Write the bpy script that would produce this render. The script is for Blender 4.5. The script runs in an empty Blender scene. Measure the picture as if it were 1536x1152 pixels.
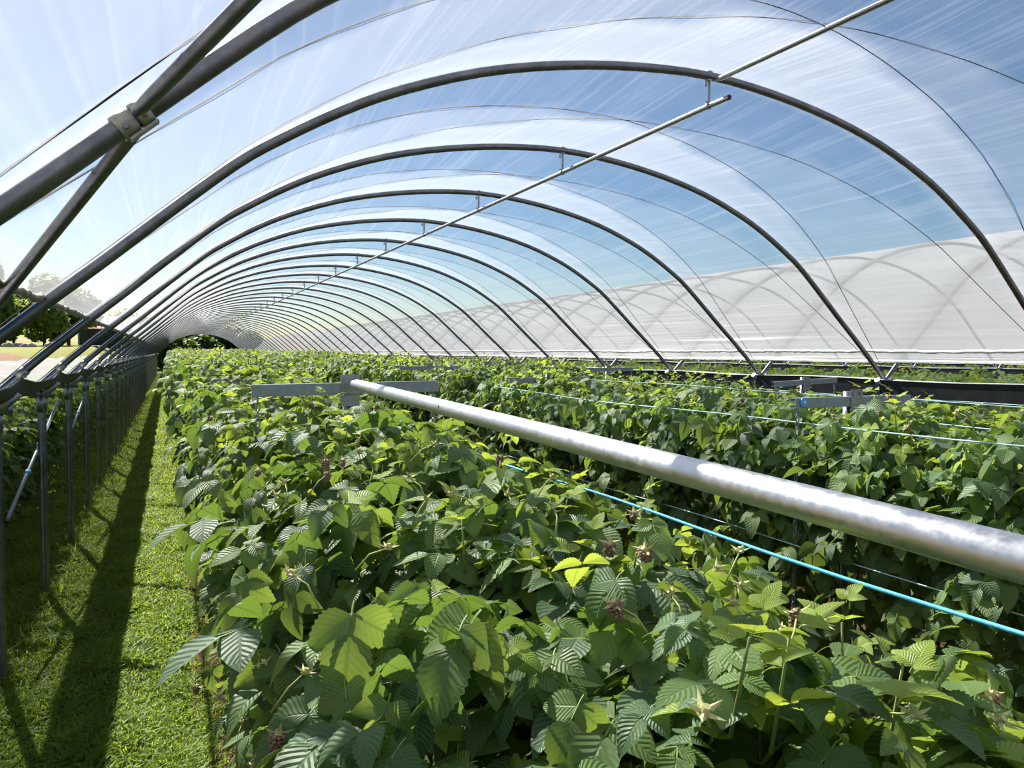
import bpy, bmesh, math, random
import numpy as np
from mathutils import Vector, Matrix

random.seed(7)
RNG = np.random.default_rng(7)
S = bpy.context.scene
COL = S.collection
R = math.radians

# ------------------------------------------------------------------ camera
H = 2.22                                  # eye height
FPX = 1100.0
YAW, PITCH, ROLL = R(25.12), R(-2.41), R(0.3)
cam_data = bpy.data.cameras.new('camera')
cam_data.sensor_width = 36.0
cam_data.lens = FPX * 36.0 / 1536.0
cam_data.clip_start = 0.02
cam_data.clip_end = 800
cam = bpy.data.objects.new('camera', cam_data)
COL.objects.link(cam)
sy, cy, sp, cp = math.sin(YAW), math.cos(YAW), math.sin(PITCH), math.cos(PITCH)
r0 = Vector((cy, -sy, 0)); u0 = Vector((-sy*sp, -cy*sp, cp)); f0 = Vector((sy*cp, cy*cp, sp))
r1 = r0*math.cos(ROLL) + u0*math.sin(ROLL)
u1 = u0*math.cos(ROLL) - r0*math.sin(ROLL)
M3 = Matrix((r1, u1, -f0)).transposed()
cam.matrix_world = Matrix.Translation((0, 0, H)) @ M3.to_4x4()
S.camera = cam

# ------------------------------------------------------------------ world, sun, exposure
SUN_AZ, SUN_EL = R(-15.6), R(43)
world = bpy.data.worlds.new('world'); S.world = world
world.use_nodes = True
wn = world.node_tree.nodes; wl = world.node_tree.links
wn.clear()
wo = wn.new('ShaderNodeOutputWorld'); wb = wn.new('ShaderNodeBackground')
sky = wn.new('ShaderNodeTexSky'); sky.sky_type = 'NISHITA'
sky.sun_disc = False; sky.sun_elevation = SUN_EL; sky.sun_rotation = SUN_AZ
sky.air_density = 1.0; sky.dust_density = 0.35; sky.ozone_density = 2.2
wb.inputs['Strength'].default_value = 0.066
whs = wn.new('ShaderNodeHueSaturation'); whs.inputs['Saturation'].default_value = 1.35
wl.new(sky.outputs[0], whs.inputs['Color']); wl.new(whs.outputs[0], wb.inputs['Color']); wl.new(wb.outputs[0], wo.inputs['Surface'])
sd = bpy.data.lights.new('sun', 'SUN'); sd.energy = 9.0; sd.angle = R(0.55); sd.color = (1.0, 0.95, 0.86)
sun = bpy.data.objects.new('sun', sd); COL.objects.link(sun)
SUNV = Vector((math.sin(SUN_AZ)*math.cos(SUN_EL), math.cos(SUN_AZ)*math.cos(SUN_EL), math.sin(SUN_EL)))
sun.rotation_euler = SUNV.to_track_quat('Z', 'Y').to_euler()
sun.location = SUNV * 60
S.view_settings.view_transform = 'Standard'
S.view_settings.look = 'None'
S.view_settings.gamma = 1.0
S.view_settings.use_curve_mapping = False
S.view_settings.exposure = 0.45
S.cycles.transparent_max_bounces = 20
S.cycles.max_bounces = 8
S.cycles.diffuse_bounces = 3
S.cycles.glossy_bounces = 3
S.cycles.transmission_bounces = 4
S.cycles.sample_clamp_indirect = 6

# ------------------------------------------------------------------ materials
def new_mat(name):
    m = bpy.data.materials.new(name); m.use_nodes = True
    nt = m.node_tree; nt.nodes.clear()
    out = nt.nodes.new('ShaderNodeOutputMaterial')
    return m, nt, out
def nd(nt, kind, **kw):
    n = nt.nodes.new(kind)
    for k, v in kw.items(): setattr(n, k, v)
    return n
def noise(nt, scale, detail=3, rough=0.55, vec=None, dims='3D'):
    n = nd(nt, 'ShaderNodeTexNoise'); n.noise_dimensions = dims
    n.inputs['Scale'].default_value = scale; n.inputs['Detail'].default_value = detail
    n.inputs['Roughness'].default_value = rough
    if vec is not None: nt.links.new(vec, n.inputs['Vector'])
    return n
def ramp(nt, fac, stops):
    n = nd(nt, 'ShaderNodeValToRGB'); e = n.color_ramp.elements
    while len(e) < len(stops): e.new(0.5)
    for el, (p, c) in zip(e, stops):
        el.position = p; el.color = (c[0], c[1], c[2], 1) if len(c) == 3 else c
    nt.links.new(fac, n.inputs[0]); return n
def math_(nt, op, a, b=None, clamp=False):
    n = nd(nt, 'ShaderNodeMath', operation=op); n.use_clamp = clamp
    for i, v in enumerate((a, b)):
        if v is None: continue
        if isinstance(v, (int, float)): n.inputs[i].default_value = v
        else: nt.links.new(v, n.inputs[i])
    return n.outputs[0]

def metal_mat(name, col, rough, metallic=1.0, scale=14, var=0.35, stain=None, bump=0.05):
    m, nt, out = new_mat(name)
    tc = nd(nt, 'ShaderNodeTexCoord')
    n1 = noise(nt, scale, 5, 0.65, tc.outputs['Object'])
    n2 = noise(nt, scale*7, 3, 0.6, tc.outputs['Object'])
    c0 = [x*(1-var) for x in col]; c1 = [min(1, x*(1+var*0.6)) for x in col]
    rp = ramp(nt, n1.outputs[0], [(0.3, c0), (0.7, c1)])
    p = nd(nt, 'ShaderNodeBsdfPrincipled')
    colout = rp.outputs[0]
    if stain:
        mx = nd(nt, 'ShaderNodeMixRGB'); mx.inputs[2].default_value = (*stain, 1)
        n3 = noise(nt, scale*0.5, 6, 0.75, tc.outputs['Object'])
        r3 = ramp(nt, n3.outputs[0], [(0.56, (0, 0, 0)), (0.72, (0.7, 0.7, 0.7))])
        nt.links.new(r3.outputs[0], mx.inputs[0]); nt.links.new(colout, mx.inputs[1]); colout = mx.outputs[0]
    nt.links.new(colout, p.inputs['Base Color'])
    p.inputs['Metallic'].default_value = metallic
    rr = ramp(nt, n2.outputs[0], [(0.3, (rough*0.75,)*3), (0.75, (min(1, rough*1.3),)*3)])
    nt.links.new(rr.outputs[0], p.inputs['Roughness'])
    b = nd(nt, 'ShaderNodeBump'); b.inputs['Strength'].default_value = bump; b.inputs['Distance'].default_value = 0.004
    nt.links.new(n2.outputs[0], b.inputs['Height']); nt.links.new(b.outputs[0], p.inputs['Normal'])
    nt.links.new(p.outputs[0], out.inputs[0])
    return m
def plain_mat(name, col, rough=0.6, metallic=0.0, var=0.25, scale=9, bump=0.1, spec=0.4):
    m, nt, out = new_mat(name)
    tc = nd(nt, 'ShaderNodeTexCoord')
    n1 = noise(nt, scale, 5, 0.6, tc.outputs['Object'])
    rp = ramp(nt, n1.outputs[0], [(0.3, [x*(1-var) for x in col]), (0.7, [min(1, x*(1+var)) for x in col])])
    p = nd(nt, 'ShaderNodeBsdfPrincipled')
    nt.links.new(rp.outputs[0], p.inputs['Base Color'])
    p.inputs['Roughness'].default_value = rough; p.inputs['Metallic'].default_value = metallic
    p.inputs['Specular IOR Level'].default_value = spec
    b = nd(nt, 'ShaderNodeBump'); b.inputs['Strength'].default_value = bump; b.inputs['Distance'].default_value = 0.01
    nt.links.new(n1.outputs[0], b.inputs['Height']); nt.links.new(b.outputs[0], p.inputs['Normal'])
    nt.links.new(p.outputs[0], out.inputs[0])
    return m

MAT = {}
MAT['hoop'] = metal_mat('galvanised_hoop_steel', (0.165, 0.172, 0.19), 0.45, 1.0, 9, 0.35, (0.16, 0.12, 0.08))
MAT['pipe'] = metal_mat('bright_galvanised_pipe', (0.66, 0.67, 0.69), 0.43, 1.0, 11, 0.12, None, 0.03)
MAT['ridge'] = metal_mat('grey_ridge_tube', (0.36, 0.38, 0.41), 0.36, 1.0, 9, 0.2)
MAT['post'] = metal_mat('weathered_galvanised_post', (0.30, 0.32, 0.35), 0.45, 0.9, 12, 0.35, (0.14, 0.12, 0.09))
MAT['zinc'] = metal_mat('zinc_channel', (0.26, 0.30, 0.34), 0.5, 0.35, 20, 0.2)
MAT['clamp'] = metal_mat('dull_clamp_steel', (0.30, 0.30, 0.26), 0.5, 0.7, 20, 0.4, (0.16, 0.15, 0.07))
MAT['black'] = plain_mat('hollow_shade_black', (0.012, 0.013, 0.016), 0.5, var=0.4)
MAT['gutter_in'] = plain_mat('white_gutter_sheet', (0.78, 0.80, 0.83), 0.45, var=0.08)
MAT['gutter_out'] = plain_mat('black_gutter_sheet', (0.016, 0.018, 0.022), 0.55, var=0.5)
MAT['hem'] = plain_mat('rolled_film_hem', (0.20, 0.175, 0.14), 0.8, var=0.45, scale=30)
MAT['hem_white'] = plain_mat('white_rolled_hem', (0.74, 0.74, 0.73), 0.6, var=0.15, scale=14)
MAT['cord'] = plain_mat('dark_cord', (0.04, 0.045, 0.06), 0.8)
MAT['blue_twine'] = plain_mat('blue_twine', (0.10, 0.48, 0.78), 0.6, var=0.25, scale=90)
MAT['pale_twine'] = plain_mat('pale_blue_twine', (0.42, 0.66, 0.68), 0.6, var=0.2, scale=60)
MAT['blue_disc'] = plain_mat('blue_plastic', (0.10, 0.34, 0.75), 0.4, var=0.1)
MAT['soil'] = plain_mat('brown_soil', (0.11, 0.060, 0.035), 0.95, var=0.5, scale=14, bump=0.8, spec=0.1)
MAT['cane'] = plain_mat('green_cane', (0.20, 0.26, 0.06), 0.6, var=0.35, scale=12)
MAT['stalk'] = plain_mat('yellow_green_stalk', (0.36, 0.40, 0.12), 0.6, var=0.25, scale=30)
MAT['calyx'] = plain_mat('pale_yellow_calyx', (0.52, 0.50, 0.22), 0.7, var=0.25, scale=60)
MAT['berry'] = plain_mat('dusky_brown_berry', (0.27, 0.165, 0.115), 0.8, var=0.35, scale=120)
MAT['bark'] = plain_mat('tree_bark', (0.07, 0.05, 0.035), 0.9, var=0.4, scale=6)
MAT['rock'] = plain_mat('grey_rock', (0.38, 0.35, 0.31), 0.9, var=0.3, scale=2)
MAT['roof'] = plain_mat('faded_red_roof', (0.52, 0.20, 0.19), 0.6, var=0.15, scale=1)
MAT['barn'] = plain_mat('dark_barn_boards', (0.035, 0.045, 0.055), 0.8, var=0.3, scale=2)
MAT['barn_trim'] = plain_mat('grey_barn_trim', (0.35, 0.36, 0.36), 0.7, var=0.1, scale=3)

def leaf_mat(name, dark, light, trans, tfac=0.36, rough=0.52):
    m, nt, out = new_mat(name)
    uv = nd(nt, 'ShaderNodeUVMap'); uv.uv_map = 'UVMap'
    sep = nd(nt, 'ShaderNodeSeparateXYZ'); nt.links.new(uv.outputs[0], sep.inputs[0])
    au = math_(nt, 'ABSOLUTE', math_(nt, 'SUBTRACT', sep.outputs[0], 0.5))
    ph = math_(nt, 'SUBTRACT', math_(nt, 'MULTIPLY', sep.outputs[1], 9.0), math_(nt, 'MULTIPLY', au, 5.0))
    fr = math_(nt, 'FRACT', ph)
    tri = math_(nt, 'ABSOLUTE', math_(nt, 'SUBTRACT', fr, 0.5))             # 0.5 at a side vein, 0 between
    mid = math_(nt, 'SUBTRACT', 1.0, math_(nt, 'MULTIPLY', au, 16.0), clamp=True)
    vein = math_(nt, 'MAXIMUM', math_(nt, 'MULTIPLY', math_(nt, 'SUBTRACT', tri, 0.40), 10.0, clamp=True), mid)
    oi = nd(nt, 'ShaderNodeObjectInfo')
    geo = nd(nt, 'ShaderNodeNewGeometry')
    n1 = noise(nt, 2.6, 2, 0.5, geo.outputs['Position'])
    var = math_(nt, 'ADD', math_(nt, 'MULTIPLY', n1.outputs[0], 0.8), math_(nt, 'MULTIPLY', oi.outputs['Random'], 0.35))
    base = ramp(nt, var, [(0.30, dark), (0.85, light)])
    mx = nd(nt, 'ShaderNodeMixRGB'); nt.links.new(math_(nt, 'MULTIPLY', vein, 0.28), mx.inputs[0])
    nt.links.new(base.outputs[0], mx.inputs[1])
    mx.inputs[2].default_value = (light[0]*1.7, light[1]*1.45, light[2]*1.8, 1)
    b = nd(nt, 'ShaderNodeBump'); b.inputs['Strength'].default_value = 0.42; b.inputs['Distance'].default_value = 0.004
    b.invert = True
    hgt = math_(nt, 'MAXIMUM', math_(nt, 'MULTIPLY', tri, 1.6), mid)
    nt.links.new(hgt, b.inputs['Height'])
    p = nd(nt, 'ShaderNodeBsdfPrincipled')
    p.inputs['Roughness'].default_value = rough; p.inputs['Specular IOR Level'].default_value = 0.45
    nt.links.new(mx.outputs[0], p.inputs['Base Color']); nt.links.new(b.outputs[0], p.inputs['Normal'])
    t = nd(nt, 'ShaderNodeBsdfTranslucent')
    tm = nd(nt, 'ShaderNodeMixRGB'); tm.inputs[1].default_value = (*trans, 1)
    tm.inputs[2].default_value = (trans[0]*0.55, trans[1]*0.62, trans[2]*0.5, 1)
    nt.links.new(vein, tm.inputs[0]); nt.links.new(tm.outputs[0], t.inputs['Color'])
    ms = nd(nt, 'ShaderNodeMixShader'); ms.inputs[0].default_value = tfac
    nt.links.new(p.outputs[0], ms.inputs[1]); nt.links.new(t.outputs[0], ms.inputs[2])
    nt.links.new(ms.outputs[0], out.inputs[0])
    return m
MAT['leaf_a'] = leaf_mat('raspberry_leaf', (0.070, 0.128, 0.030), (0.155, 0.250, 0.072), (0.42, 0.56, 0.07))
MAT['leaf_b'] = leaf_mat('dark_raspberry_leaf', (0.038, 0.085, 0.030), (0.095, 0.168, 0.064), (0.30, 0.46, 0.06), 0.28, 0.52)
MAT['leaf_c'] = leaf_mat('young_raspberry_leaf', (0.190, 0.290, 0.040), (0.320, 0.430, 0.075), (0.62, 0.74, 0.08), 0.42, 0.5)
MAT['leaf_tree'] = leaf_mat('tree_leaf', (0.030, 0.060, 0.014), (0.085, 0.150, 0.030), (0.30, 0.42, 0.05), 0.3, 0.6)
MAT['leaf_tree2'] = leaf_mat('bright_tree_leaf', (0.080, 0.130, 0.018), (0.170, 0.260, 0.035), (0.46, 0.56, 0.06), 0.35, 0.6)
LEAFMATS = [MAT['leaf_a'], MAT['leaf_b'], MAT['leaf_c'], MAT['cane']]

def grass_mat(name, dark, light, trans):
    m, nt, out = new_mat(name)
    geo = nd(nt, 'ShaderNodeNewGeometry')
    n1 = noise(nt, 3.2, 3, 0.6, geo.outputs['Position']); n2 = noise(nt, 60, 2, 0.6, geo.outputs['Position'])
    v = math_(nt, 'ADD', math_(nt, 'MULTIPLY', n1.outputs[0], 0.5), math_(nt, 'MULTIPLY', n2.outputs[0], 0.5))
    rp = ramp(nt, v, [(0.36, dark), (0.56, light), (0.70, (light[0]*2.0, light[1]*1.45, light[2]*3.0))])
    d = nd(nt, 'ShaderNodeBsdfPrincipled'); d.inputs['Roughness'].default_value = 0.55
    d.inputs['Specular IOR Level'].default_value = 0.25
    nt.links.new(rp.outputs[0], d.inputs['Base Color'])
    t = nd(nt, 'ShaderNodeBsdfTranslucent'); t.inputs[0].default_value = (*trans, 1)
    ms = nd(nt, 'ShaderNodeMixShader'); ms.inputs[0].default_value = 0.42
    nt.links.new(d.outputs[0], ms.inputs[1]); nt.links.new(t.outputs[0], ms.inputs[2]); nt.links.new(ms.outputs[0], out.inputs[0])
    return m
MAT['grass'] = grass_mat('mown_grass', (0.080, 0.130, 0.018), (0.170, 0.270, 0.036), (0.46, 0.60, 0.05))

def ground_mat():
    m, nt, out = new_mat('tunnel_ground')
    geo = nd(nt, 'ShaderNodeNewGeometry')
    sep = nd(nt, 'ShaderNodeSeparateXYZ'); nt.links.new(geo.outputs['Position'], sep.inputs[0])
    n0 = noise(nt, 2.2, 4, 0.6, geo.outputs['Position'])
    n1 = noise(nt, 22, 6, 0.75, geo.outputs['Position']); n2 = noise(nt, 9, 4, 0.6, geo.outputs['Position'])
    g = ramp(nt, n1.outputs[0], [(0.3, (0.040, 0.050, 0.012)), (0.5, (0.085, 0.120, 0.022)), (0.68, (0.17, 0.14, 0.06))])
    s = ramp(nt, n2.outputs[0], [(0.3, (0.055, 0.030, 0.018)), (0.7, (0.17, 0.095, 0.058))])
    # grass left of x = 0.1, soil under the rows
    edge = math_(nt, 'ADD', sep.outputs[0], math_(nt, 'MULTIPLY', math_(nt, 'SUBTRACT', n0.outputs[0], 0.5), 0.25))
    fac = math_(nt, 'MULTIPLY', math_(nt, 'SUBTRACT', edge, 0.10), 12.0, clamp=True)
    far = math_(nt, 'MULTIPLY', math_(nt, 'SUBTRACT', -2.1, edge), 8.0, clamp=True)
    near_left = math_(nt, 'MULTIPLY', far, math_(nt, 'GREATER_THAN', edge, -3.4))
    f = math_(nt, 'MAXIMUM', fac, near_left)
    mx = nd(nt, 'ShaderNodeMixRGB'); nt.links.new(f, mx.inputs[0])
    nt.links.new(g.outputs[0], mx.inputs[1]); nt.links.new(s.outputs[0], mx.inputs[2])
    p = nd(nt, 'ShaderNodeBsdfPrincipled'); p.inputs['Roughness'].default_value = 0.95
    p.inputs['Specular IOR Level'].default_value = 0.1
    nt.links.new(mx.outputs[0], p.inputs['Base Color'])
    b = nd(nt, 'ShaderNodeBump'); b.inputs['Strength'].default_value = 0.9; b.inputs['Distance'].default_value = 0.03
    nt.links.new(n1.outputs[0], b.inputs['Height']); nt.links.new(b.outputs[0], p.inputs['Normal'])
    nt.links.new(p.outputs[0], out.inputs[0])
    return m
MAT['ground'] = ground_mat()
def field_mat():
    m, nt, out = new_mat('field')
    geo = nd(nt, 'ShaderNodeNewGeometry')
    sep = nd(nt, 'ShaderNodeSeparateXYZ'); nt.links.new(geo.outputs['Position'], sep.inputs[0])
    n1 = noise(nt, 0.35, 5, 0.65, geo.outputs['Position']); n2 = noise(nt, 4, 4, 0.6, geo.outputs['Position'])
    g = ramp(nt, n2.outputs[0], [(0.3, (0.17, 0.19, 0.035)), (0.7, (0.33, 0.31, 0.10))])
    s = ramp(nt, n2.outputs[0], [(0.3, (0.20, 0.12, 0.075)), (0.7, (0.34, 0.22, 0.14))])
    yy = math_(nt, 'ADD', sep.outputs[1], math_(nt, 'MULTIPLY', n1.outputs[0], 9.0))
    f = math_(nt, 'MULTIPLY', math_(nt, 'SUBTRACT', 61.0, yy), 0.35, clamp=True)
    mx = nd(nt, 'ShaderNodeMixRGB'); nt.links.new(f, mx.inputs[0]); nt.links.new(g.outputs[0], mx.inputs[1]); nt.links.new(s.outputs[0], mx.inputs[2])
    p = nd(nt, 'ShaderNodeBsdfPrincipled'); p.inputs['Roughness'].default_value = 0.95; p.inputs['Specular IOR Level'].default_value = 0.1
    nt.links.new(mx.outputs[0], p.inputs['Base Color']); nt.links.new(p.outputs[0], out.inputs[0])
    return m
MAT['field'] = field_mat()

STAIN_U, STAIN_V = 9.32, 6.75
def film_mat(name, lo, mid, hi, streak, alb=1.0, stain=False, tlw=0.80):
    """Milky greenhouse film: part clear, part scattering; creases run along the tunnel."""
    m, nt, out = new_mat(name)
    uv = nd(nt, 'ShaderNodeUVMap'); uv.uv_map = 'UVMap'           # u = metres round the arch, v = metres along
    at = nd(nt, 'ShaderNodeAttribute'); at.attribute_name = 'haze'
    def mapped(sx, sy, rot=0.0):
        mp = nd(nt, 'ShaderNodeMapping'); mp.inputs['Scale'].default_value = (sx, sy, 1); mp.inputs['Rotation'].default_value = (0, 0, rot)
        nt.links.new(uv.outputs[0], mp.inputs[0]); return mp.outputs[0]
    na = noise(nt, 1.0, 1, 0.5, mapped(6.5, 0.16, 0.03))
    nb = noise(nt, 1.0, 1, 0.5, mapped(21.0, 0.22, -0.02))
    nc = noise(nt, 1.0, 2, 0.55, mapped(1.3, 0.9))
    ndirt = noise(nt, 1.0, 6, 0.75, mapped(2.4, 1.0))
    ra = ramp(nt, na.outputs[0], [(0.52, (0, 0, 0)), (0.56, (1, 1, 1)), (0.60, (0, 0, 0))])
    rb = ramp(nt, nb.outputs[0], [(0.58, (0, 0, 0)), (0.70, (1, 1, 1))])
    st = math_(nt, 'MULTIPLY', math_(nt, 'ADD', math_(nt, 'MULTIPLY', ra.outputs[0], 0.55), math_(nt, 'MULTIPLY', rb.outputs[0], 0.40)), streak)
    st = math_(nt, 'MULTIPLY', st, math_(nt, 'MULTIPLY', nc.outputs[0], 1.6))
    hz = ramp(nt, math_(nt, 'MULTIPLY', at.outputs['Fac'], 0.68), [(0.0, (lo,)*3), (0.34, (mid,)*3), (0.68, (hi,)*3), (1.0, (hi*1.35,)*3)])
    dirt = math_(nt, 'MULTIPLY', math_(nt, 'SUBTRACT', ndirt.outputs[0], 0.45), 0.10)
    fac = math_(nt, 'ADD', math_(nt, 'ADD', hz.outputs[0], st), dirt, clamp=True)
    if stain:                                              # one long smear of dried mud low on the right side
        sx = nd(nt, 'ShaderNodeSeparateXYZ'); nt.links.new(uv.outputs[0], sx.inputs[0])
        nm = noise(nt, 1.0, 5, 0.7, mapped(14, 3.0))
        du = math_(nt, 'ABSOLUTE', math_(nt, 'SUBTRACT', math_(nt, 'ADD', sx.outputs[0], math_(nt, 'MULTIPLY', nm.outputs[0], 0.10)), STAIN_U))
        dv = math_(nt, 'ABSOLUTE', math_(nt, 'SUBTRACT', sx.outputs[1], STAIN_V))
        mk = math_(nt, 'MULTIPLY', math_(nt, 'SUBTRACT', 1.0, math_(nt, 'MULTIPLY', du, 13.0), clamp=True), math_(nt, 'SUBTRACT', 1.0, math_(nt, 'MULTIPLY', dv, 0.9), clamp=True))
        mk = math_(nt, 'MULTIPLY', mk, math_(nt, 'MULTIPLY', math_(nt, 'SUBTRACT', nm.outputs[0], 0.38), 4.0, clamp=True))
        fac = math_(nt, 'ADD', fac, math_(nt, 'MULTIPLY', mk, 0.55), clamp=True)
    tr = nd(nt, 'ShaderNodeBsdfTransparent'); tr.inputs[0].default_value = (0.97, 0.985, 1.0, 1)
    df = nd(nt, 'ShaderNodeBsdfDiffuse'); df.inputs[0].default_value = (0.80*alb, 0.82*alb, 0.84*alb, 1)
    tl = nd(nt, 'ShaderNodeBsdfTranslucent'); tl.inputs[0].default_value = (0.93*alb, 0.94*alb, 0.96*alb, 1)
    if stain:
        for s_, c_ in ((df, (0.8, 0.82, 0.84)), (tl, (0.93, 0.94, 0.96))):
            mxs = nd(nt, 'ShaderNodeMixRGB'); nt.links.new(mk, mxs.inputs[0]); mxs.inputs[1].default_value = (*c_, 1); mxs.inputs[2].default_value = (0.36, 0.27, 0.18, 1)
            nt.links.new(mxs.outputs[0], s_.inputs[0])
    bp = nd(nt, 'ShaderNodeBump'); bp.inputs['Strength'].default_value = 0.30; bp.inputs['Distance'].default_value = 0.05
    nt.links.new(math_(nt, 'ADD', na.outputs[0], math_(nt, 'MULTIPLY', nb.outputs[0], 0.4)), bp.inputs['Height'])
    for s_ in (df, tl): nt.links.new(bp.outputs[0], s_.inputs['Normal'])
    m1 = nd(nt, 'ShaderNodeMixShader'); m1.inputs[0].default_value = tlw
    nt.links.new(df.outputs[0], m1.inputs[1]); nt.links.new(tl.outputs[0], m1.inputs[2])
    m2 = nd(nt, 'ShaderNodeMixShader'); nt.links.new(fac, m2.inputs[0])
    nt.links.new(tr.outputs[0], m2.inputs[1]); nt.links.new(m1.outputs[0], m2.inputs[2])
    gl = nd(nt, 'ShaderNodeBsdfGlossy'); gl.inputs['Roughness'].default_value = 0.18
    nt.links.new(bp.outputs[0], gl.inputs['Normal'])
    m3 = nd(nt, 'ShaderNodeMixShader'); m3.inputs[0].default_value = 0.05
    nt.links.new(m2.outputs[0], m3.inputs[1]); nt.links.new(gl.outputs[0], m3.inputs[2])
    nt.links.new(m3.outputs[0], out.inputs[0])
    return m
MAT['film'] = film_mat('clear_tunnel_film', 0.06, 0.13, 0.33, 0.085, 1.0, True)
MAT['film2'] = film_mat('milky_tunnel_film', 0.66, 0.68, 0.72, 0.06, 0.80)

MAT['apron'] = film_mat('milky_gutter_apron', 0.62, 0.62, 0.62, 0.05, 1.0, False, 0.45)
# ------------------------------------------------------------------ mesh helpers
class MB:
    def __init__(s): s.v = []; s.f = []; s.m = []
    def add(s, vs, fs, mi=0):
        o = len(s.v); s.v += [tuple(v) for v in vs]
        s.f += [tuple(i+o for i in f) for f in fs]; s.m += [mi]*len(fs)
    def box(s, c, d, mi=0, rot=None):
        vs = []
        for x in (-1, 1):
            for y in (-1, 1):
                for z in (-1, 1):
                    p = Vector((x*d[0]/2, y*d[1]/2, z*d[2]/2))
                    if rot is not None: p = rot @ p
                    vs.append(p + Vector(c))
        s.add(vs, [(0, 1, 3, 2), (4, 6, 7, 5), (0, 4, 5, 1), (2, 3, 7, 6), (0, 2, 6, 4), (1, 5, 7, 3)], mi)
    def tube(s, pts, rad, n=10, mi=0, caps=True, up=None, open_end=False):
        pts = [Vector(p) for p in pts]; k = len(pts)
        rads = rad if isinstance(rad, (list, tuple)) else [rad]*k
        vs = []; prev = None
        for i, p in enumerate(pts):
            t = (pts[min(i+1, k-1)] - pts[max(i-1, 0)]).normalized()
            if prev is None:
                a = Vector(up) if up is not None else (Vector((0, 0, 1)) if abs(t.z) < 0.9 else Vector((1, 0, 0)))
            else: a = prev
            b = t.cross(a).normalized(); a = b.cross(t).normalized(); prev = a
            for j in range(n):
                q = 2*math.pi*j/n
                vs.append(p + (a*math.cos(q) + b*math.sin(q))*rads[i])
        fs = [(i*n+j, i*n+(j+1) % n, (i+1)*n+(j+1) % n, (i+1)*n+j) for i in range(k-1) for j in range(n)]
        if caps: fs += [tuple(range(n-1, -1, -1)), tuple(range((k-1)*n, k*n))]
        s.add(vs, fs, mi)
    def mesh(s, name, mats, smooth=False):
        me = bpy.data.meshes.new(name); me.from_pydata(s.v, [], s.f)
        for m in (mats if isinstance(mats, (list, tuple)) else [mats]): me.materials.append(m)
        me.polygons.foreach_set('material_index', s.m)
        if smooth: me.polygons.foreach_set('use_smooth', [len(p.vertices) <= 4 for p in me.polygons])
        me.update(); return me
    def build(s, name, mats, parent=None, smooth=False):
        return link(name, s.mesh(name, mats, smooth), parent)
def link(name, data, parent=None, loc=None):
    o = bpy.data.objects.new(name, data); COL.objects.link(o)
    if parent is not None: o.parent = parent
    if loc is not None: o.location = loc
    return o
def tag(o, label=None, cat=None, group=None, kind=None):
    if label: o['label'] = label
    if cat: o['category'] = cat
    if group: o['group'] = group
    if kind: o['kind'] = kind
    return o
def empty(name, loc=(0, 0, 0)):
    o = bpy.data.objects.new(name, None); COL.objects.link(o); o.location = loc; o.empty_display_size = 0.1
    return o
def np_mesh(name, V, Q, UV, MI, mats, smooth=True):
    me = bpy.data.meshes.new(name)
    nv, nq = len(V), len(Q)
    me.vertices.add(nv); me.vertices.foreach_set('co', np.ascontiguousarray(V, dtype=np.float32).ravel())
    me.loops.add(nq*4); me.loops.foreach_set('vertex_index', np.ascontiguousarray(Q, dtype=np.int32).ravel())
    me.polygons.add(nq); me.polygons.foreach_set('loop_start', np.arange(0, nq*4, 4, dtype=np.int32))
    for m in mats: me.materials.append(m)
    if MI is not None: me.polygons.foreach_set('material_index', np.ascontiguousarray(MI, dtype=np.int32))
    if UV is not None:
        l = me.uv_layers.new(name='UVMap'); l.data.foreach_set('uv', np.ascontiguousarray(UV, dtype=np.float32).ravel())
    if smooth: me.polygons.foreach_set('use_smooth', np.ones(nq, dtype=bool))
    me.update(calc_edges=True)
    return me
ORD = ['first', 'second', 'third', 'fourth', 'fifth', 'sixth', 'seventh', 'eighth', 'ninth', 'tenth', 'eleventh', 'twelfth',
       'thirteenth', 'fourteenth', 'fifteenth', 'sixteenth', 'seventeenth', 'eighteenth', 'nineteenth', 'twentieth']

# ------------------------------------------------------------------ tunnel geometry (x across, y along, heights relative to eye H)
CX = 3.25; HALF = 4.30; BAY = 8.60
PROF = [(0, 1.83), (0.56, 1.795), (1.12, 1.71), (1.63, 1.585), (2.09, 1.415), (2.41, 1.26), (2.72, 1.075), (2.93, 0.93),
        (3.22, 0.68), (3.51, 0.42), (3.78, 0.185), (4.05, -0.06), (4.30, -0.31)]
def catmull(P, n):
    out = []
    for i in range(len(P)-1):
        p0 = P[max(i-1, 0)]; p1 = P[i]; p2 = P[i+1]; p3 = P[min(i+2, len(P)-1)]
        for j in range(n):
            t = j/n
            out.append(tuple(0.5*((2*b) + (-a+c)*t + (2*a-5*b+4*c-d)*t*t + (-a+3*b-3*c+d)*t**3) for a, b, c, d in zip(p0, p1, p2, p3)))
    out.append(P[-1]); return out
_full = [(-u, z) for u, z in reversed(PROF)] + [(u, z) for u, z in PROF[1:]]
ARCH = catmull(_full, 3)                                    # left foot -> right foot, (u, z rel H)
AL = [0.0]
for a, b in zip(ARCH[:-1], ARCH[1:]): AL.append(AL[-1] + math.hypot(b[0]-a[0], b[1]-a[1]))
ALEN = AL[-1]
def arch_n(i):
    a = ARCH[max(i-1, 0)]; b = ARCH[min(i+1, len(ARCH)-1)]
    t = Vector((b[0]-a[0], b[1]-a[1])).normalized(); return (-t.y, t.x)
def arch_at(s):                                             # s in 0..1 -> (u, z, nu, nz)
    d = s*ALEN
    for i in range(len(AL)-1):
        if AL[i+1] >= d or i == len(AL)-2:
            t = (d-AL[i])/(AL[i+1]-AL[i]); n = arch_n(i); n2 = arch_n(i+1)
            return tuple(p + (q-p)*t for p, q in zip(ARCH[i]+n, ARCH[i+1]+n2))
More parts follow.
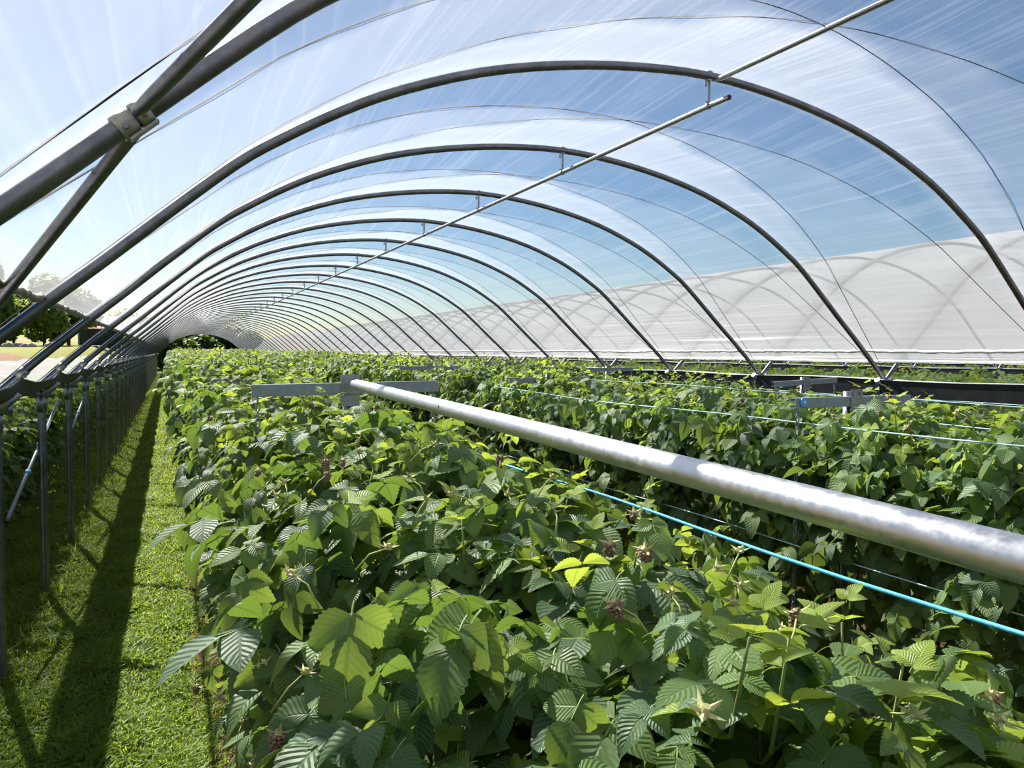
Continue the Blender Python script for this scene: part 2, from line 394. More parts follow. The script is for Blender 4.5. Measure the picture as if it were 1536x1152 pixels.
HY = [0.15, 2.12] + [1.92 + 1.98*k for k in range(1, 42)]    # hoop positions along the tunnel
END_Y = HY[-1]
HR = 0.027

# ------------------------------------------------------------------ ground, field
mb = MB(); mb.add([(-6, -30, 0), (260, -30, 0), (260, 110, 0), (-6, 110, 0)], [(0, 1, 2, 3)])
tag(mb.build('ground', MAT['ground']), 'ground of grass and brown soil beneath the tunnels', 'ground', kind='structure')
def field_z(x, y):
    d = math.hypot(x, y)
    t = min(1.0, max(0.0, (-x-4.0)/5.0))
    rise = 0.0 if d < 8 else (1.75*min(1, (d-8)/22) + max(0, d-30)*0.0135)
    return rise*t*t*(3-2*t)
gx = [-260, -180, -120, -90, -70, -55, -45, -36, -29, -23, -18, -14, -11, -9, -7.5, -6.5, -5.5, -4.5, -4]
gy = [-30, -10, 0, 8, 14, 20, 26, 32, 38, 45, 52, 60, 68, 76, 84, 92]
gy2 = [92.2, 96, 102, 110, 130, 160, 220, 300]
mb = MB()
def grid(xs, ys):
    vs = [(x, y, field_z(x, y)-0.01) for y in ys for x in xs]; n = len(xs)
    mb.add(vs, [(j*n+i, j*n+i+1, (j+1)*n+i+1, (j+1)*n+i) for j in range(len(ys)-1) for i in range(n-1)])
grid(gx, gy); grid(gx + [4, 20, 60, 140, 260], gy2)
tag(mb.build('field', MAT['field'], smooth=True), 'rising field of dry grass and bare brown soil beyond the tunnel', 'field', kind='structure')

# ------------------------------------------------------------------ film covers, cords
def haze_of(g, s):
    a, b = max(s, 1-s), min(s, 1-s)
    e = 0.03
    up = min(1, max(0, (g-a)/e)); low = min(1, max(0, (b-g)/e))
    return 0.5 + 0.5*up - 0.5*low + 0.34*max(0, min(1, (0.62-s)/0.45)) - 0.22*max(0, (s-0.55)/0.45)*up      # sun scatter painted into the haze: whiter on the left, weaker bands right
def film_mesh(name, hys, s0, s1, mat, y0, y1, dip=0.055, ns=72, sub=12):
    ys = [y0]
    hh = [h for h in hys if y0 < h < y1]
    st = [y0] + hh + [y1]
    gs = [0.5]
    for a, b in zip(st[:-1], st[1:]):
        for j in range(1, sub+1):
            ys.append(a + (b-a)*j/sub); gs.append(j/sub)
    V = []; hz = []; uv = []
    for y, g in zip(ys, gs):
        for i in range(ns+1):
            s = s0 + (s1-s0)*i/ns
            u, z, nu, nz = arch_at(s)
            a, b = max(s, 1-s), min(s, 1-s)
            # pulled down under the two crossing cords, resting on the hoops
            k = min(1, g/max(b, 0.06)) if g < b else (min(1, (1-g)/max(1-a, 0.06)) if g > a else 1.0)
            off = HR + 0.012 - dip*(0.5-0.5*math.cos(math.pi*k)) * min(1, 6*b)
            off += 0.010*math.sin(s*90 + y*1.3) * (1-abs(2*g-1))
            V.append((u + nu*off, y, z + nz*off)); hz.append(haze_of(g, s)); uv.append((s*ALEN, y))
    n = ns+1
    Q = [(j*n+i, j*n+i+1, (j+1)*n+i+1, (j+1)*n+i) for j in range(len(ys)-1) for i in range(ns)]
    UV = np.array(uv)[np.array(Q)]
    me = np_mesh(name, np.array(V), np.array(Q), UV, None, [mat])
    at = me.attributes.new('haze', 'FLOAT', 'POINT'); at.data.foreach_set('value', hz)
    edges = ([Vector(V[j*n]) for j in range(len(ys))], [Vector(V[j*n+ns]) for j in range(len(ys))])
    return me, edges
cover = empty('tunnel_cover', (CX, 0, H))
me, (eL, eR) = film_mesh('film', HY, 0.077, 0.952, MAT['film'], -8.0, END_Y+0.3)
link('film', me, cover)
def hem(pts, rad, mat, seed, wob):
    rr = random.Random(seed); mb = MB()
    P = []; RD = []
    for p, q in zip(pts[:-1], pts[1:]):
        for j in range(3):
            x = p.lerp(q, j/3); P.append(x + Vector((rr.uniform(-wob, wob), 0, rr.uniform(-wob, wob)*1.3))); RD.append(rad*rr.uniform(0.8, 1.2))
    mb.tube(P, RD, 7)
    return mb.mesh('hem', mat, True)
tag(link('hem', hem(eL, 0.016, MAT['hem'], 3, 0.004), cover), 'brown rolled hem along the left edge of the film')
tag(link('hem', hem(eR, 0.018, MAT['hem_white'], 4, 0.003), cover), 'white rolled hem along the right edge of the film')
tag(cover, 'clear plastic film stretched over the near tunnel hoops', 'tunnel cover')

def cord_mesh(span, fwd):
    mb = MB(); P = []
    for i in range(49):
        s = i/48; u, z, nu, nz = arch_at(s)
        P.append((u+nu*(HR+0.012-0.045*min(1, 6*min(s, 1-s))), span*(s if fwd else 1-s), z+nz*(HR+0.012-0.045*min(1, 6*min(s, 1-s)))))
    mb.tube(P, 0.0032, 5)
    return mb.mesh('hold_down_cord', MAT['cord'], True)
cm = [cord_mesh(1.98, True), cord_mesh(1.98, False)]
for k in range(0, 13):
    y = HY[k] if k else HY[0]
    for j in (0, 1):
        o = link('hold_down_cord', cm[j], None, (CX, y, H)); o.scale.y = (HY[k+1]-HY[k])/1.98
        if k <= 10:
            tag(o, f'thin dark cord slanting {"away from" if j == 0 else "toward"} the camera over the {ORD[k]} film bay from the camera'.replace('slanting away from the camera', 'slanting away to the right').replace('slanting toward the camera', 'slanting nearer to the right'), 'cord', 'cords over the film')
        else:
            tag(o, 'thin dark cord over one of the far film bays of the near tunnel', 'cord', 'far cords over the film')

# ------------------------------------------------------------------ hoops
def hoop_mesh(n):
    mb = MB(); mb.tube([(u, 0, z) for u, z in ARCH], HR, n, up=(0, 1, 0)); return mb.mesh('tube', MAT['hoop'], True)
hm_hi, hm_lo = hoop_mesh(14), hoop_mesh(7)
PIPE_Z = 1.635
def hanger_mesh():
    mb = MB()
    mb.box((0, 0, 1.83-0.10), (0.022, 0.005, 0.20))
    mb.tube([(0, -0.014, 1.83), (0, 0.014, 1.83)], HR+0.006, 12)
    mb.tube([(0, -0.012, PIPE_Z), (0, 0.012, PIPE_Z)], 0.022, 10)
    mb.box((-0.028, 0, 1.775), (0.02, 0.012, 0.03)); mb.box((-0.022, 0, PIPE_Z+0.024), (0.03, 0.014, 0.008))
    return mb.mesh('hanger_strap', MAT['zinc'])
hang = hanger_mesh()
def foot_clamp():
    mb = MB(); u, z = ARCH[2]; u2, z2 = ARCH[1]
    d = Vector((u-u2, 0, z-z2)).normalized(); c = Vector((u, 0, z))
    mb.tube([c-d*0.035, c+d*0.035], HR+0.007, 10); mb.box(c+Vector((0.02, -0.03, -0.02)), (0.02, 0.03, 0.02))
    return mb.mesh('foot_clamp', MAT['clamp'], True)
fclamp = foot_clamp()
for k, y in enumerate(HY):
    if k == 0: continue                                     # behind the top of the picture
    e = empty('tunnel_hoop', (CX, y, H))
    link('tube', hm_hi if k < 9 else hm_lo, e)
    if k >= 2: link('hanger_strap', hang, e)
    if 1 <= k < 14: link('foot_clamp', fclamp, e)
    if 1 <= k <= 16:
        lab = f'galvanised steel hoop arching over the near tunnel, {ORD[k-1]} from the camera'
        g = 'hoops of the near tunnel'
    else: lab = 'small far galvanised hoop near the dark end of the near tunnel'; g = 'far hoops of the near tunnel'
    tag(e, lab, 'hoop', g)

# film clamp with bolted bracket on the nearest hoop
def on_arch_x(x):                                          # s for world x on the left half
    lo, hi = 0.0, 0.5
    for _ in range(40):
        m_ = (lo+hi)/2
        if arch_at(m_)[0] + CX < x: lo = m_
        else: hi = m_
    return lo
s_c = on_arch_x(-0.07); u, z, nu, nz = arch_at(s_c); uu, zz, _, _ = arch_at(s_c+0.01)
cl = Vector((u+CX, 2.12, z+H)); dt = Vector((uu-u, 0, zz-z)).normalized()
e = empty('brace_clamp', cl)
mb = MB(); mb.tube([-dt*0.052, -dt*0.004], HR+0.006, 16); mb.tube([dt*0.004, dt*0.040], HR+0.006, 16)
mb.build('band', MAT['clamp'], e, True)
nrm = Vector((-dt.z, 0, dt.x))
for q in (-0.034, 0.022):
    mb = MB(); c = dt*q + Vector((0, -HR-0.012, 0)) - nrm*0.010
    mb.tube([c, c+Vector((0, 0.016, 0))], 0.008, 6); mb.build('bolt', MAT['hoop'], e)
mb = MB(); mb.box(-nrm*0.036, (0.085, 0.03, 0.007), rot=Matrix.Rotation(-math.atan2(dt.z, dt.x), 3, 'Y')); mb.build('flange', MAT['clamp'], e)
tag(e, 'bright steel clamp band bolted round the nearest hoop', 'clamp')
foot1 = Vector((CX-HALF+0.05, HY[2], H-0.27))
mb = MB(); a = cl + Vector((0, 0.036, -0.02)); d = (a-foot1).normalized()
mb.tube([foot1, foot1+(a-foot1)*0.9, a], 0.0195, 12)
tag(mb.build('diagonal_brace', MAT['hoop'], None, True), 'steel brace tube running from the clamp down behind the nearest hoop', 'brace')
mb = MB(); a = cl + Vector((0, -0.045, -0.005)); b = Vector((0.154, 1.6, H+0.71)); d = (b-a)
mb.tube([a+d*0.02, a+d*0.10, a+d*0.22, a+d*4.3], [0.010, 0.017, 0.0185, 0.0185], 12)
tag(mb.build('diagonal_brace', MAT['hoop'], None, True), 'steel brace tube rising from the clamp in front of the nearest hoop', 'brace')
# ridge tubes
mb = MB()
p0 = Vector((CX+0.03, HY[2]-0.02, H+1.80)); 
mb.tube([p0, p0+Vector((0.0, -0.06, -0.005)), p0+Vector((0.02, -6.0, -0.10))], [0.010, 0.017, 0.017], 12)
tag(mb.build('ridge_purlin', MAT['ridge'], None, True), 'steel ridge tube running from the second hoop to the top of the picture', 'purlin')
mb = MB()
mb.tube([(CX, 3.70, H+PIPE_Z-0.004), (CX, 3.90, H+PIPE_Z)] + [(CX, HY[k], H+PIPE_Z) for k in range(3, len(HY))], 0.0175, 12, caps=False)
pm = mb
pp = pm.build('irrigation_pipe', MAT['ridge'], None, True)
tag(pp, 'slim steel pipe hanging below the hoops along the ridge', 'pipe')
mb = MB(); mb.tube([(CX, 3.697, H+PIPE_Z-0.004), (CX, 3.72, H+PIPE_Z-0.004)], 0.0150, 12); mb.build('open_end', MAT['black'], pp)  # black plug painted as the shade inside the open pipe

# ------------------------------------------------------------------ leg posts
XL = CX-HALF; XR = CX+HALF; POST_TOP = H-0.36
def post_mesh():
    mb = MB(); r = 0.036; prof = []
    for j in range(16):
        q = 2*math.pi*j/16; rr = r*(1.0 if j % 4 else 0.82); prof.append((math.cos(q)*rr, math.sin(q)*rr))
    n = 16; vs = [(x, y, 0.0) for x, y in prof] + [(x, y, POST_TOP-0.10) for x, y in prof]
    mb.add(vs, [(j, (j+1) % n, n+(j+1) % n, n+j) for j in range(n)] + [tuple(range(n-1, -1, -1)), tuple(range(n, 2*n))])
    return mb.mesh('shaft', MAT['post'])
def head_mesh():
    mb = MB(); zt = POST_TOP
    mb.tube([(0, 0, zt-0.20), (0, 0, zt-0.04)], 0.043, 12)
    for sgn in (-1, 1):                                    # two sockets, one for each hoop
        mb.tube([(0, 0, zt-0.08), (sgn*0.055, 0, zt), (sgn*0.13, 0, zt+0.075)], [0.036, 0.036, 0.034], 10)
    mb.box((0, 0, zt-0.035), (0.20, 0.012, 0.07))
    return mb.mesh('socket_head', MAT['post'], True)
pmesh, hmesh = post_mesh(), head_mesh()
for k in range(2, len(HY)):
    e = empty('leg_post', (XL, HY[k], 0)); link('shaft', pmesh, e); link('socket_head', hmesh, e)
    j = k-2
    lab = f'galvanised leg post in the line left of the grass path, {ORD[j]} from the camera' if j < 16 else \
        'far galvanised leg post in the close line at the end of the grass path'
    tag(e, lab, 'post', 'leg posts beside the grass path')
for k in range(2, 20):
    e = empty('leg_post', (XR, HY[k], 0)); link('shaft', pmesh, e); link('socket_head', hmesh, e)
    tag(e, 'galvanised leg post under the right-hand black gutter, behind the rows', 'post', 'leg posts under the right gutter')

# diagonal braces between left posts
for (k, z0, z1) in ((4, 0.95, 1.62), (6, 1.2, 1.75)):
    mb = MB(); a = Vector((XL-0.06, HY[k]-1.3, z0)); b = Vector((XL-0.06, HY[k]+1.7, z1+0.06))
    mb.tube([a, b], 0.016, 8)
    for t in (0.30, 0.52):
        c = a.lerp(b, t); mb.tube([c-(b-a)*0.010, c+(b-a)*0.010], 0.024, 8, mi=1)
    tag(mb.build('post_brace', [MAT['zinc'], MAT['blue_disc']], None, True), f'slanting steel brace tube tied with blue twine behind the {ORD[k-4]} leg post in view', 'brace')

# ------------------------------------------------------------------ gutters (white inside, black outside)
def gutter(name, X, y0, y1, sec, sag, label, ncol=9):
    e = empty(name, (X, 0, 0))
    ys = []
    y = y0
    while y < y1: ys.append(y); y += 0.165
    P = catmull(sec, 3)
    for layer, mat, nm in ((0, MAT['gutter_in'], 'inner_sheet'), (1, MAT['gutter_out'], 'outer_sheet')):
        V = []
        for y in ys:
            g = ((y-1.92)/1.98) % 1.0; b = math.sin(math.pi*g)
            for i, (x, z) in enumerate(P):
                t = i/(len(P)-1); edge = abs(2*t-1)
                V.append((x + 0.012*math.sin(y*3+i), y, z - sag*b*(0.35+0.65*edge) - (0.006 if layer else 0) + 0.006*math.sin(y*7+i*0.8)))
        n = len(P); Q = [(j*n+i, j*n+i+1, (j+1)*n+i+1, (j+1)*n+i) for j in range(len(ys)-1) for i in range(n-1)]
        link(nm, np_mesh(nm, np.array(V), np.array(Q), None, None, [mat]), e)
    tag(e, label, 'gutter'); return e
gl_ = gutter('rain_gutter', XL, -3, END_Y, [(-0.17, H-0.28), (-0.10, H-0.32), (0.0, H-0.335), (0.10, H-0.30), (0.16, H-0.19)], 0.045,
       'sheet gutter with a pale outer apron sagging between the hoop feet along the left posts')
V = []; ys = np.arange(-3, END_Y, 0.165)
for y in ys:
    b = math.sin(math.pi*(((y-1.92)/1.98) % 1.0))
    for i in range(6):
        t = i/5; V.append((-0.165-0.55*t, y, H-0.275+0.165*t**0.8 - 0.03*b*(1-t) - 0.02*b + 0.008*math.sin(y*5+i)))
Q = [(j*6+i, (j+1)*6+i, (j+1)*6+i+1, j*6+i+1) for j in range(len(ys)-1) for i in range(5)]
me = np_mesh('apron', np.array(V), np.array(Q), np.array(V)[np.array(Q)][:, :, :2], None, [MAT['apron']])
tag(link('apron', me, gl_), 'pale milky plastic apron')
# on the right the near wall stands as a black band
def box_gutter(X, y0, y1, label):
    e = empty('rain_gutter', (X, 0, 0))
    for nm, mat, o in (('outer_sheet', MAT['gutter_out'], 0.0), ('inner_sheet', MAT['gutter_in'], 0.006)):
        mb = MB(); sec = [(-0.17+o, H-0.285), (-0.14+o, H-0.50+o), (0.14-o, H-0.50+o), (0.17-o, H-0.285)]
        ys = np.arange(y0, y1, 0.66); V = [(x, y, z+0.012*math.sin(y*2.1)) for y in ys for x, z in sec]
        Q = [(j*4+i, j*4+i+1, (j+1)*4+i+1, (j+1)*4+i) for j in range(len(ys)-1) for i in range(3)]
        mb.add(V, Q); mb.build(nm, mat, e)
    mb = MB(); ys = np.arange(y0, y1, 0.66); mb.tube([(-0.172, y, H-0.282+0.012*math.sin(y*2.1)) for y in ys], 0.008, 6)
    mb.build('lip', MAT['zinc'], e, True)
    tag(e, label, 'gutter')
box_gutter(XR+0.06, 1, END_Y, 'long black gutter between the near tunnel and its right-hand neighbour')
box_gutter(XR+BAY+0.06, 2, 75, 'second black gutter farther right, beyond the neighbouring tunnel')
box_gutter(XR+2*BAY+0.06, 4, 75, 'third black gutter farthest right')

# ------------------------------------------------------------------ neighbouring tunnels on the right
for t, nm in ((1, 'neighbouring'), (2, 'second neighbouring')):
    cxt = CX + BAY*t
    e = empty('tunnel_cover', (cxt, 0, H))
    me, (a, b) = film_mesh('film', HY, 0.030, 0.965, MAT['film2'], 0.5, 80, ns=40, sub=4, dip=0.012)
    link('film', me, e)
    link('hem', hem(a, 0.017, MAT['hem_white'], 5+t, 0.002), e); link('hem', hem(b, 0.017, MAT['hem_white'], 8+t, 0.002), e)
    tag(e, f'white plastic film roof of the {nm} tunnel on the right', 'tunnel cover')
    for k in range(2, 26 if t == 1 else 20):
        h = link('tunnel_hoop', hm_lo, None, (cxt, HY[k], H))
        lab = f'steel hoop of the {nm} tunnel on the right, {ORD[k-2]} from the camera' if k < 12 else f'far steel hoop of the {nm} tunnel on the right'
        tag(h, lab, 'hoop', f'hoops of the {nm} tunnel')

# ------------------------------------------------------------------ leaf templates
def leaflet(L, W, rows, cols, teeth, droop, fold, curl=0.0, pleat=0.0):
    """grid leaflet along +Y from the origin, normal +Z"""
    us = np.linspace(-1, 1, cols); V = []; uv = []
    for r in range(rows+1):
        v = r/rows
        w = W*(math.sin(math.pi*min(1, v**0.78))**0.72)*(1-0.30*v) if 0 < v < 1 else 0.0008
        if v < 0.12 and r > 0: w *= 0.9
        for c, u in enumerate(us):
            ww = w
            if teeth and abs(u) > 0.99 and 0 < r < rows: ww *= (1.05 if r % 2 else 0.93)
            x = u*ww
            z = -droop*L*v*v + fold*abs(u)*w - curl*(u*u)*w
            if pleat: z += pleat*w*math.sin((v*9-abs(u)*2.5)*2*math.pi)*abs(u)*(1-abs(u)*0.5)
            y = L*v*(1-0.12*droop*v) + (0.02*L if teeth and abs(u) > 0.99 and r % 2 else 0)
            V.append((x, y, z)); uv.append((0.5+0.5*u, v))
    Q = [(r*cols+c, r*cols+c+1, (r+1)*cols+c+1, (r+1)*cols+c) for r in range(rows) for c in range(cols-1)]
    V = np.array(V); Q = np.array(Q); UV = np.array(uv)[Q]
    return V, Q, UV
def compound(rng, size, lod, mi, five=False, upright=False):
    """a raspberry leaf: petiole and three or five leaflets"""
    rows, cols, teeth = {2: (20, 5, True), 1: (5, 3, False), 0: (2, 3, False)}[lod]
    Vs, Qs, Us, Ms = [], [], [], []; off = 0
    pet = 0.42*size
    specs = [(pet+0.13*size, 0, 0.60*size, 0.245*size), (pet-0.02*size, R(66), 0.50*size, 0.20*size), (pet-0.02*size, R(-66), 0.50*size, 0.20*size)]
    if five: specs += [(pet-0.08*size, R(95), 0.40*size, 0.18*size), (pet-0.08*size, R(-95), 0.40*size, 0.18*size)]
    for (y0, ang, L, W) in specs:
        V, Q, U = leaflet(L, W, rows, cols, teeth, rng.uniform(0.12, 0.60), rng.uniform(0.10, 0.45), rng.uniform(0, 0.12), 0.012 if lod == 2 else 0)
        tl = rng.uniform(-0.25, 0.25) + (0.35 if upright else -0.10)
        ct, st = math.cos(tl), math.sin(tl)
        V = np.stack([V[:, 0], V[:, 1]*ct - V[:, 2]*st, V[:, 1]*st + V[:, 2]*ct], 1)
        a = ang + rng.uniform(-0.15, 0.15); ca, sa = math.cos(a), math.sin(a)
        V = np.stack([V[:, 0]*ca - V[:, 1]*sa, V[:, 0]*sa + V[:, 1]*ca + y0, V[:, 2]], 1)
        Vs.append(V); Qs.append(Q+off); Us.append(U); Ms.append(np.full(len(Q), mi)); off += len(V)
    if lod >= 1:                                           # petiole
        n = 3 if lod == 2 else 2; w = 0.009*size; pts = [(0, pet*0.62, -0.03*size), (0, pet*0.8, 0.0), (0, pet+0.14*size, 0)]
        V = []
        for (x, y, z) in pts:
            if n == 3: V += [(-w, y, z), (w, y, z), (0, y, z-1.6*w)]
            else: V += [(-w, y, z), (w, y, z)]
        Q = []
        for i in range(2):
            for j in range(3 if n == 3 else 1):
                Q.append((i*n+j, i*n+(j+1) % n, (i+1)*n+(j+1) % n, (i+1)*n+j))
        Q = np.array(Q)
        Vs.append(np.array(V, dtype=float)); Qs.append(Q+off); Us.append(np.full((len(Q), 4, 2), 0.3)); Ms.append(np.full(len(Q), 3))
    return np.concatenate(Vs), np.concatenate(Qs), np.concatenate(Us), np.concatenate(Ms)
rg = random.Random(11)
LEAVES = {}
for lod in (0, 1, 2):
    L = []
    for i in range(9 if lod == 2 else 6):
        mi = (0, 1, 0, 1, 0, 1, 0, 0, 1)[i]; L.append(compound(rg, 0.138*rg.uniform(0.85, 1.2), lod, mi, five=(i % 5 == 4)))
    for i in range(3): L.append(compound(rg, 0.098*rg.uniform(0.9, 1.1), lod, 2, upright=True))
    LEAVES[lod] = L
N_MAT = {0: 6, 1: 6, 2: 9}                                   # mature leaves come first, young ones last
def frame_from(axis, up):
    y = Vector(axis).normalized(); z = Vector(up); x = y.cross(z)
    if x.length < 1e-4: x = y.cross(Vector((1, 0.3, 0)))
    x.normalize(); z = x.cross(y)
    return x, y, z

PZ = 1.90                                                    # plant height at scale 1
def half_w(z): return 0.27 + 0.17*min(1, max(0, (z-0.25)/0.85)) + 0.03*math.sin(z*4)
def leaf_spots(rr, n, ylen, depth, topbias=0.45, side=None):
    """n leaf placements on a hedge-like plant: (pos, axis, up, scale, young)"""
    out = []
    for _ in range(n):
        y = rr.uniform(-ylen/2, ylen/2)
        if rr.random() < topbias:
            x = rr.uniform(-0.50, 0.50)
            z = PZ - 0.10 - 0.16*(abs(x)/0.5)**2.2 + 0.07*math.sin(x*9+y*7) + rr.gauss(0, 0.035) - min(0.5, rr.expovariate(1/depth))
            a = rr.uniform(0, 2*math.pi); o = Vector((math.cos(a) + 0.9*x/0.5, math.sin(a), 0)).normalized()
            dr = R(rr.uniform(-10, 55))
        else:
            z = 0.22 + (PZ-0.30)*rr.random()**0.75
            sg = side if side is not None else rr.choice((-1, 1))
            x = sg*(half_w(z) + 0.06*math.sin(z*8+y*6) + rr.gauss(0, 0.04) - min(0.4, rr.expovariate(1/depth)))
            a = rr.uniform(-1.1, 1.1); o = Vector((sg*math.cos(a), math.sin(a), 0))
            dr = R(rr.uniform(10, 80))
        lump = math.sin(11*x+3+y*2)*math.sin(8.5*y+1.7) + 0.8*math.sin(7.5*z+4*y)*math.sin(6*y+9*x)   # hollows between the canes
        if lump < -0.25:
            z -= 0.10*(0.3+abs(x)); x *= 0.80
        axis = o*math.cos(dr) + Vector((0, 0, -math.sin(dr)))
        up = Vector((0, 0, math.cos(dr))) + o*math.sin(dr) + Vector((rr.gauss(0, 0.25), rr.gauss(0, 0.25), rr.gauss(0, 0.15)))
        out.append((Vector((x, y, z)) - axis*0.05, axis, up, rr.uniform(0.62, 1.28), rr.random() < (0.10 if z > PZ-0.35 else 0.04)))
    return out
def shoot_spots(rr, n, ylen, hmin=-0.05, hmax=0.10):
    """upright shoot tips with young leaves"""
    out = []; tips = []
    for _ in range(n):
        x = rr.uniform(-0.45, 0.45); y = rr.uniform(-ylen/2, ylen/2)
        top = PZ - 0.14*(abs(x)/0.5)**2 + rr.uniform(hmin, hmax)
        lean = Vector((rr.gauss(0, 0.15), rr.gauss(0, 0.15), 1)).normalized()
        b = Vector((x, y, top)) - lean*0.20; tips.append((b, Vector((x, y, top))))
        a0 = rr.uniform(0, 6.28)
        for j in range(6):
            t = 0.35 + 0.65*j/5; a = a0 + j*2.4; p = b.lerp(Vector((x, y, top)), t)
            dr = R(-15 - 45*t + 25)
            o = Vector((math.cos(a), math.sin(a), 0)); axis = o*math.cos(dr) - Vector((0, 0, math.sin(dr)))
            up = Vector((0, 0, math.cos(dr))) + o*math.sin(dr)
            out.append((p, axis, up, rr.uniform(0.9, 1.15)*(1.05-0.45*t), t > 0.55))
    return out, tips
def pick(rr, lod, young):
    n = N_MAT[lod]
    return rr.randrange(n, n+3) if young else rr.randrange(n)
def foliage_mesh(name, spots, lod, rr, scale=1.0, extra=None):
    by = {}
    for sp_ in spots: by.setdefault(pick(rr, lod, sp_[4]), []).append(sp_)
    Vs, Qs, Us, Ms = [], [], [], []; off = 0
    for ti, lst in by.items():
        V, Q, U, Mx = LEAVES[lod][ti]
        A = np.empty((len(lst), 3, 3)); T = np.empty((len(lst), 3))
        for i, (p, ax, up, sc, yg) in enumerate(lst):
            x, y, z = frame_from(ax, up); k = sc*scale
            A[i, :, 0] = x*k; A[i, :, 1] = y*k; A[i, :, 2] = z*k; T[i] = p
        W = np.einsum('nij,vj->nvi', A, V) + T[:, None, :]
        k, nv = len(lst), len(V)
        Vs.append(W.reshape(-1, 3)); Qs.append((Q[None] + (np.arange(k)*nv)[:, None, None] + off).reshape(-1, 4))
        Us.append(np.broadcast_to(U, (k,)+U.shape).reshape(-1, 4, 2)); Ms.append(np.tile(Mx, k)); off += k*nv
    if extra is not None and len(extra):
        for (a, b) in extra:
            w = 0.004; V = np.array([(a.x-w, a.y, a.z), (a.x+w, a.y, a.z), (b.x+w, b.y, b.z), (b.x-w, b.y, b.z),
                                     (a.x, a.y-w, a.z), (a.x, a.y+w, a.z), (b.x, b.y+w, b.z), (b.x, b.y-w, b.z)])
            Vs.append(V); Qs.append(np.array([(0, 1, 2, 3), (4, 5, 6, 7)])+off); Us.append(np.full((2, 4, 2), 0.3)); Ms.append(np.full(2, 3)); off += 8
    return np_mesh(name, np.concatenate(Vs), np.concatenate(Qs), np.concatenate(Us), np.concatenate(Ms), LEAFMATS)

PITCH_Y = 0.70
rr = random.Random(5)
MID = []
for i in range(6):
    sh, tips = shoot_spots(rr, 7, 0.85)
    MID.append(foliage_mesh('raspberry_foliage', leaf_spots(rr, 1150, 0.85, 0.09) + sh, 1, rr, 1.0, tips))
LOW = []
for i in range(6):
    sh, tips = shoot_spots(rr, 6, 0.85)
    LOW.append(foliage_mesh('raspberry_foliage', leaf_spots(rr, 820, 0.85, 0.07, 0.5) + sh, 0, rr, 1.15, tips))
INNER = []
for i in range(4):
    INNER.append(foliage_mesh('inner_foliage', leaf_spots(rr, 820, 0.85, 0.15, 0.42), 1, rr, 1.0))
LEAF_ME = []
for i, (V, Q, U, Mx) in enumerate(LEAVES[2]): LEAF_ME.append(np_mesh('leaf', V, Q, U, Mx, LEAFMATS))
CANES = []
for i in range(5):
    mb = MB(); P = [Vector((0, 0, 0))]; dx, dy = rr.uniform(-0.32, 0.32), rr.uniform(-0.22, 0.22)
    for t in (0.25, 0.5, 0.75, 0.9, 1.0): P.append(Vector((dx*t**1.6, dy*t**1.4, (PZ-0.42)*t)))
    mb.tube(P, [0.008, 0.008, 0.007, 0.006, 0.005, 0.003], 6)
    CANES.append(mb.mesh('cane', MAT['cane'], True))

# berries and spent calyx stars
def berry_mesh():
    mb = MB(); g = random.Random(2)
    bm = bmesh.new(); bmesh.ops.create_icosphere(bm, subdivisions=1, radius=1.0)
    iv = [v.co.copy() for v in bm.verts]; idx = [[v.index for v in f.verts] for f in bm.faces]; bm.free()
    for ring, (z, r, n) in enumerate(((0.000, 0.0085, 8), (-0.006, 0.0090, 9), (-0.012, 0.0080, 8), (-0.0175, 0.0058, 6), (-0.022, 0.0028, 3))):
        for j in range(n):
            a = 2*math.pi*(j+0.5*(ring % 2))/n; c = Vector((math.cos(a)*r, math.sin(a)*r, z)); s_ = 0.0038*g.uniform(0.85, 1.1)
            mb.add([c+v*s_ for v in iv], idx)
    return mb.mesh('berry', MAT['berry'], True)
def calyx_mesh(r=0.016):
    mb = MB(); V = [(0, 0, 0.002)]; F = []
    for j in range(5):
        a = 2*math.pi*j/5
        V += [(math.cos(a-0.42)*r*0.42, math.sin(a-0.42)*r*0.42, 0.001), (math.cos(a)*r, math.sin(a)*r, 0.006), (math.cos(a+0.42)*r*0.42, math.sin(a+0.42)*r*0.42, 0.001)]
        b = 1+3*j; F += [(0, b, b+1), (0, b+1, b+2)]
    mb.add(V, F); mb.tube([(0, 0, -0.002), (0, 0, 0.006)], [0.005, 0.003], 7)
    return mb.mesh('calyx', MAT['calyx'])
def stalk_mesh():
    mb = MB(); mb.tube([(0, 0, 0), (0.01, 0.02, 0.025), (0.015, 0.045, 0.035)], [0.0014, 0.0012, 0.0010], 5)
    return mb.mesh('fruit_stalk', MAT['stalk'], True)
BERRY, CALYX, STALK = berry_mesh(), calyx_mesh(), stalk_mesh()

ROWX = [0.75, 3.25, 5.75]
XLEFT = -2.06
def top_of(row, y):
    if row == 0:
        pts = [(-2, 1.72), (0.4, 1.78), (1.2, 1.86), (2.2, 1.93), (3.4, 2.0), (5, 2.03), (8, 2.07), (14, 2.13), (30, 2.22), (60, 2.38), (90, 2.5)]
    elif row == 3:
        pts = [(-2, 1.72), (10, 1.76), (30, 1.85), (90, 2.0)]
    elif row == 2:
        pts = [(-2, 1.74), (2.5, 1.78), (5, 1.84), (8, 1.97), (14, 2.10), (30, 2.22), (60, 2.38), (90, 2.5)]
    else:
        pts = [(-2, 1.86), (1.4, 1.88), (2, 1.98), (2.6, 2.01), (3.2, 1.99), (4, 1.99), (8, 2.04), (14, 2.10), (30, 2.22), (60, 2.38), (90, 2.5)]
    for (a, b), (c, d) in zip(pts[:-1], pts[1:]):
        if y <= c: return b + (d-b)*(y-a)/(c-a)
    return pts[-1][1]
ROWN = ['beside the grass path', 'in the middle row', 'in the right-hand row', 'in the row left of the leg posts']
